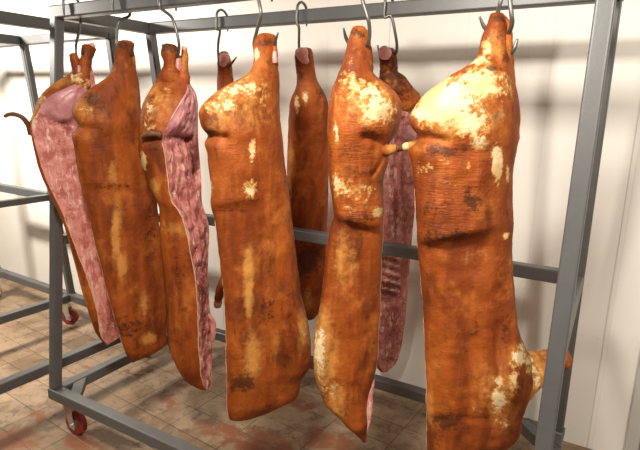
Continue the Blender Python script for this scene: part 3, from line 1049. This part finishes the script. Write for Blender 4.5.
# --- 7: blotchy, right of centre
c = Side('blotchy pork side right of centre, tapering to a point over the floor', (359, 40), FY)
c.skin([(28, 353, 366), (31, 351, 369), (35, 350, 370), (40, 348, 370.5), (47, 346.5, 371), (55, 345, 371), (62, 343.5, 371), (70, 340, 372), (75, 337.5, 375), (80, 336, 382), (85, 334, 388), (90, 332, 394), (95, 331, 398),
        (100, 330, 401), (106, 328.7, 402.3), (112, 328, 402), (120, 327.8, 401), (130, 327.5, 399), (136, 327.5, 395.5), (141, 327.8, 391), (146, 328, 388.5), (152, 328, 389), (160, 328.5, 389.5), (167, 329, 387), (175, 329, 384.5), (185, 330, 383),
        (200, 333, 384), (210, 334, 384), (216, 334, 384), (222, 332, 383.5), (230, 329.5, 382.5), (245, 327, 382), (260, 325.5, 381.5), (275, 324, 381), (292, 322, 380.7), (305, 320, 380.3), (315, 318, 380), (328, 315.5, 379),
        (340, 314, 378.3), (355, 313.8, 377.7), (368, 314.5, 377), (380, 317.5, 374), (390, 321, 371), (400, 324.5, 369.5), (408, 332, 369), (418, 342, 368.5), (427, 350, 368), (434, 357, 367), (441, 362.5, 366)],
       tilt=.015, pale=[(350, 62, 5, 8, .3), (365, 92, 28, 14, .44), (352, 80, 14, 9, .42), (376, 110, 22, 16, .56), (350, 205, 14, 10, .30), (346, 180, 16, 14, .36), (366, 186, 14, 10, .34), (372, 205, 10, 8, .30), (338, 132, 4, 14, .48), (338, 180, 5, 16, .50), (346, 188, 12, 8, .34), (377, 209, 7, 6, .55), (362, 195, 16, 10, .24), (321, 345, 9, 40, .50), (330, 380, 14, 18, .40),
                        (345, 405, 10, 10, .25)],
       gold=[(365, 100, 40, 30, .45), (357, 55, 12, 25, .25), (345, 255, 16, 40, .55), (322, 345, 16, 50, .7), (335, 395, 18, 25, .5), (350, 185, 30, 20, .3), (356, 300, 20, 40, .15)],
       scorch=[(358, 35, 10, 7, .34), (366, 52, 5, 12, .24), (348, 150, 16, 12, .22), (358, 172, 24, 14, .2), (360, 214, 24, 12, .26), (372, 130, 16, 6, .3), (326, 352, 6, 10, .22)],
       wrinkle=[(355, 150, 26, 28, .9), (360, 205, 26, 14, .9)],
       steps=[(334, 216, 384, 229, .030, 40)], creases=[([(345, 58), (358, 55), (371, 60)], 3, .005), ([(390, 143), (378, 139), (364, 135)], 3.4, .020), ([(382, 158), (372, 172)], 2.5, .010), ([(333, 107), (358, 108)], 1.6, .004), ([(334, 340), (330, 370), (338, 400)], 3.0, .008)],
       bulges=[(320, 350, 10, 40, .022), (362, 110, 35, 26, .015)], rims=[('R', 176, 376, .0024)])
c.limb('shank_tendon', [(368, 42, -.004, .008), (368.5, 52, -.004, .010), (368, 64, .0, .013), (367, 76, .012, .016)], pale=[(370, 64, 5, 10, .3)])
c.limb('tail', [(376, 150, -.03, .024), (384, 150, -.04, .019), (391, 149.5, -.042, .0145), (396, 148.5, -.04, .0125), (399, 148, -.04, .0115)], label='short tail stub', seg=14, gold=[(392, 149, 8, 8, .5)], pale=[(394, 147, 4, 5, .25)])
c.limb('tail_tip', [(397.5, 148.3, -.045, .0122), (402, 147.5, -.045, .0105)], mat='tail', label='dark singed tip of the tail stub', seg=12)
c.limb('meat_scrap', [(373, 380, .0, .006), (370, 395, -.004, .011), (368.5, 412, -.004, .013), (367, 426, -.004, .009), (365, 438, 0, .004)], mat='meat', label='pink cut edge at the lower right')

# --- 8: ribs showing, on the rear rail
c = Side('pork side on the rear rail showing its ribs between two larger sides', (387, 60), BY + .03, .22)
c.open([(78, 379, 381, 399), (84, 381, 383, 407), (90, 383, 386, 414), (96, 384, 387, 421), (105, 384, 387, 424), (120, 382, 385, 425), (145, 376, 379, 424), (165, 372, 375, 420), (185, 371, 374, 417.5), (200, 371, 374, 416), (230, 371, 374, 413),
        (262, 371.5, 374, 410), (280, 372, 374.5, 409), (300, 372, 375, 407.5), (320, 372, 375, 405.5), (338, 372, 376, 403), (350, 373, 377, 401), (360, 374, 378, 398), (367, 376, 380, 394), (371, 380, 383, 388)],
       .03, .01, [(0, .03), (.2, .06), (1, .04)], mat='meat_dark',
       fat=[(398, 110, 5, 20, .35), (394, 200, 4, 60, .3), (404, 250, 3, 50, .3), (392, 268, 9, 18, .25)], dark=[(396, 215, 4, 30, .3), (388, 290, 14, 12, .30), (392, 330, 14, 30, .22), (403, 180, 3, 40, .25)],
       ribs=[(246, 300, 8.5, 373, 402, .006, -.35)], mcreases=[([(400, 120), (396, 170), (397, 230)], 3, .012), ([(408, 130), (404, 200), (402, 300)], 3, .010)], rough=.008)
c.limb('shank', [(387, 53, -.005, .034), (388, 60, .0, .034), (388, 68, 0, .034), (390, 77, .0, .038), (398, 88, .0, .046), (409, 101, .02, .05)], scorch=[(392, 75, 20, 30, .36)], lump=.006)
c.limb('bone_end', [(384.8, 53, -.045, .0255), (384.2, 53.2, -.060, .0240)], mat='bone', label='round pink cut end of the shank')
c.limb('muscle', [(409, 128, -.06, .024), (409, 133, -.066, .030), (409, 139, -.06, .024)], mat='ham', label='rounded mauve muscle')

# --- 9: largest, right
c = Side('largest pork side at right, cream blotched ham and a foreleg behind the rack post', (497, 30), FY)
c.skin([(15, 490.5, 505), (18, 489, 509), (22, 488.5, 510.5), (27, 486, 511.5), (33, 483, 511.5), (40, 480.5, 511.5), (48, 479.5, 511.5), (55, 478, 512), (60, 476, 513), (66, 468, 514), (72, 457, 515), (78, 447, 515.5), (85, 438, 516), (90, 431, 517),
        (95, 425.5, 518), (100, 421, 519), (105, 417, 520), (110, 414, 520.5), (115, 411.5, 521), (120, 410.3, 521), (125, 411, 520.5), (129, 414, 520), (133, 418, 519.7), (138, 420.5, 519.5), (141, 419.5, 519), (144, 414, 518.3), (147, 409.5, 517.7), (151, 409.5, 517), (156, 411.5, 516),
        (165, 413.8, 514.5), (175, 415, 513), (185, 416, 512.5), (200, 416.5, 512.5), (210, 417.5, 513.5), (220, 418, 513.7), (235, 418.5, 513.2), (245, 419, 512.5), (260, 420.5, 512.7), (280, 422.3, 513.6), (300, 424, 515), (315, 424.5, 516.2), (328, 425, 518),
        (340, 425.7, 521), (348, 426, 525), (356, 426.5, 529), (366, 427, 532), (376, 427.4, 534), (388, 427.6, 534.5), (398, 427.2, 531.5), (408, 427.2, 527.5), (418, 427.5, 524), (428, 427.8, 522.5), (438, 428, 521.5), (446, 428.3, 516), (452, 429, 509), (457, 431, 500), (461, 438, 485)],
       tilt=.02, pale=[(448, 102, 36, 24, .72), (468, 120, 34, 18, .55), (482, 85, 30, 20, .56), (430, 165, 14, 8, .28), (470, 165, 18, 10, .26), (487, 48, 6, 10, .55), (480, 62, 12, 6, .55), (425, 112, 14, 10, .60), (480, 140, 10, 12, .48), (498, 160, 5, 18, .85), (496, 146, 6, 8, .4), (508, 172, 2.5, 10, .5), (500, 118, 10, 20, .30), (455, 178, 16, 8, .26),
                        (506, 233, 5, 4, .5), (520, 352, 12, 12, .52), (500, 388, 8, 26, .52), (514, 375, 7, 20, .42), (504, 418, 6, 10, .45), (530, 362, 8, 12, .45), (476, 399, 4, 2.5, .4), (448, 157, 8, 5, .3)],
       gold=[(460, 110, 60, 40, .45), (495, 45, 16, 30, .45), (470, 250, 28, 16, .38), (500, 385, 26, 45, .5), (440, 170, 24, 10, .25), (455, 270, 30, 30, .12), (432, 400, 7, 30, .4)],
       scorch=[(497, 70, 12, 4, .35), (496, 120, 10, 16, .22), (450, 147, 38, 7, .34), (440, 200, 26, 26, .22), (475, 195, 13, 16, .34), (450, 229, 40, 9, .32), (420, 160, 8, 14, -.3), (449, 412, 18, 10, .42), (440, 300, 22, 30, .10), (470, 330, 18, 26, .16), (440, 432, 16, 8, .2), (497, 20, 12, 7, .36), (500, 38, 10, 6, .26), (506, 60, 5, 10, .3), (505, 320, 6, 40, .25), (463, 98, 4, 3, .2), (445, 98, 4, 3, .2)],  # singe marks, with shade painted in under the bulge and on the right
       wrinkle=[(445, 190, 36, 40, .9), (470, 150, 30, 14, .6)],
       steps=[(420, 240, 484, 230, .034, 40)], creases=[([(480, 53), (495, 50), (511, 54)], 3.5, .006), ([(409, 147), (418, 139), (432, 136), (450, 139)], 3.2, .016), ([(430, 411), (460, 408), (490, 412)], 4, .006), ([(500, 320), (497, 350), (490, 380)], 4, .010)],
       bulges=[(498, 24, 10, 10, .010), (445, 190, 28, 40, .014), (512, 372, 18, 28, .022), (460, 105, 40, 26, .018)], rims=[('L', 152, 444, .0022)], depth=1.1)
c.limb('shank_tendon', [(506, 22, -.012, .012), (507, 33, -.012, .012), (507.5, 46, -.01, .013), (507.5, 60, .0, .015), (508, 74, .015, .018)], gold=[(510, 40, 8, 30, .3)], pale=[(510, 52, 4, 9, .3)])
c.limb('tail', [(424, 148, -.02, .020), (415, 147, -.03, .016), (408, 147, -.036, .012), (404, 148, -.04, .0085)], label='short pale tail stub', seg=14, gold=[(410, 147, 10, 8, .5)], pale=[(405, 147.5, 3.5, 4, .6)])
c.limb('foreleg', [(510, 379, .045, .072), (526, 371, .05, .060), (540, 366, .065, .047), (552, 361, .09, .036), (560, 358.5, .10, .032), (565, 358.5, .105, .028)], label='foreleg stump sticking out behind the rack post',
       pale=[(527, 360, 11, 15, .56), (540, 354, 8, 7, .45)], gold=[(535, 370, 40, 25, .55)], scorch=[(562, 352, 6, 5, .3)], lump=.010)
c.limb('bone_end', [(561.5, 350, .095, .010), (564, 350.5, .097, .009)], mat='bone', label='dark red cut end of the foreleg')


# ---------------------------------------------------------------- lights
def lamp(name, loc, sx, sy, power, col, aim=(0, 0, -1)):
    d = bpy.data.lights.new(name, 'AREA')
    d.shape = 'RECTANGLE'
    d.size, d.size_y = sx, sy
    d.energy = power
    d.color = col
    o = bpy.data.objects.new(name, d)
    COL.objects.link(o)
    o.location = loc
    o.rotation_euler = Vector(aim).to_track_quat('-Z', 'Y').to_euler()
    return o


WARM = (1.0, .925, .82)
lamp('ceiling_lamp', (1.45, -1.75, 2.18), .30, .16, 45, WARM, (0, .5, -.8))
lamp('ceiling_lamp', (-1.5, -1.28, 2.12), .4, .2, 135, WARM, (-.12, .62, -.7))
lamp('ceiling_lamp', (2.85, -2.0, 2.3), .2, .5, 62, WARM, (.55, .8, -.25))  # added fill light for the lower right wall, no known source

wd = bpy.data.worlds.new('world')
S.world = wd
wd.use_nodes = True
wd.node_tree.nodes['Background'].inputs[0].default_value = (.9, .85, .75, 1)
wd.node_tree.nodes['Background'].inputs[1].default_value = .2

S.view_settings.view_transform = 'Standard'
S.view_settings.look = 'None'
S.view_settings.exposure = -0.06
S.view_settings.gamma = 1.0
S.view_settings.use_curve_mapping = False
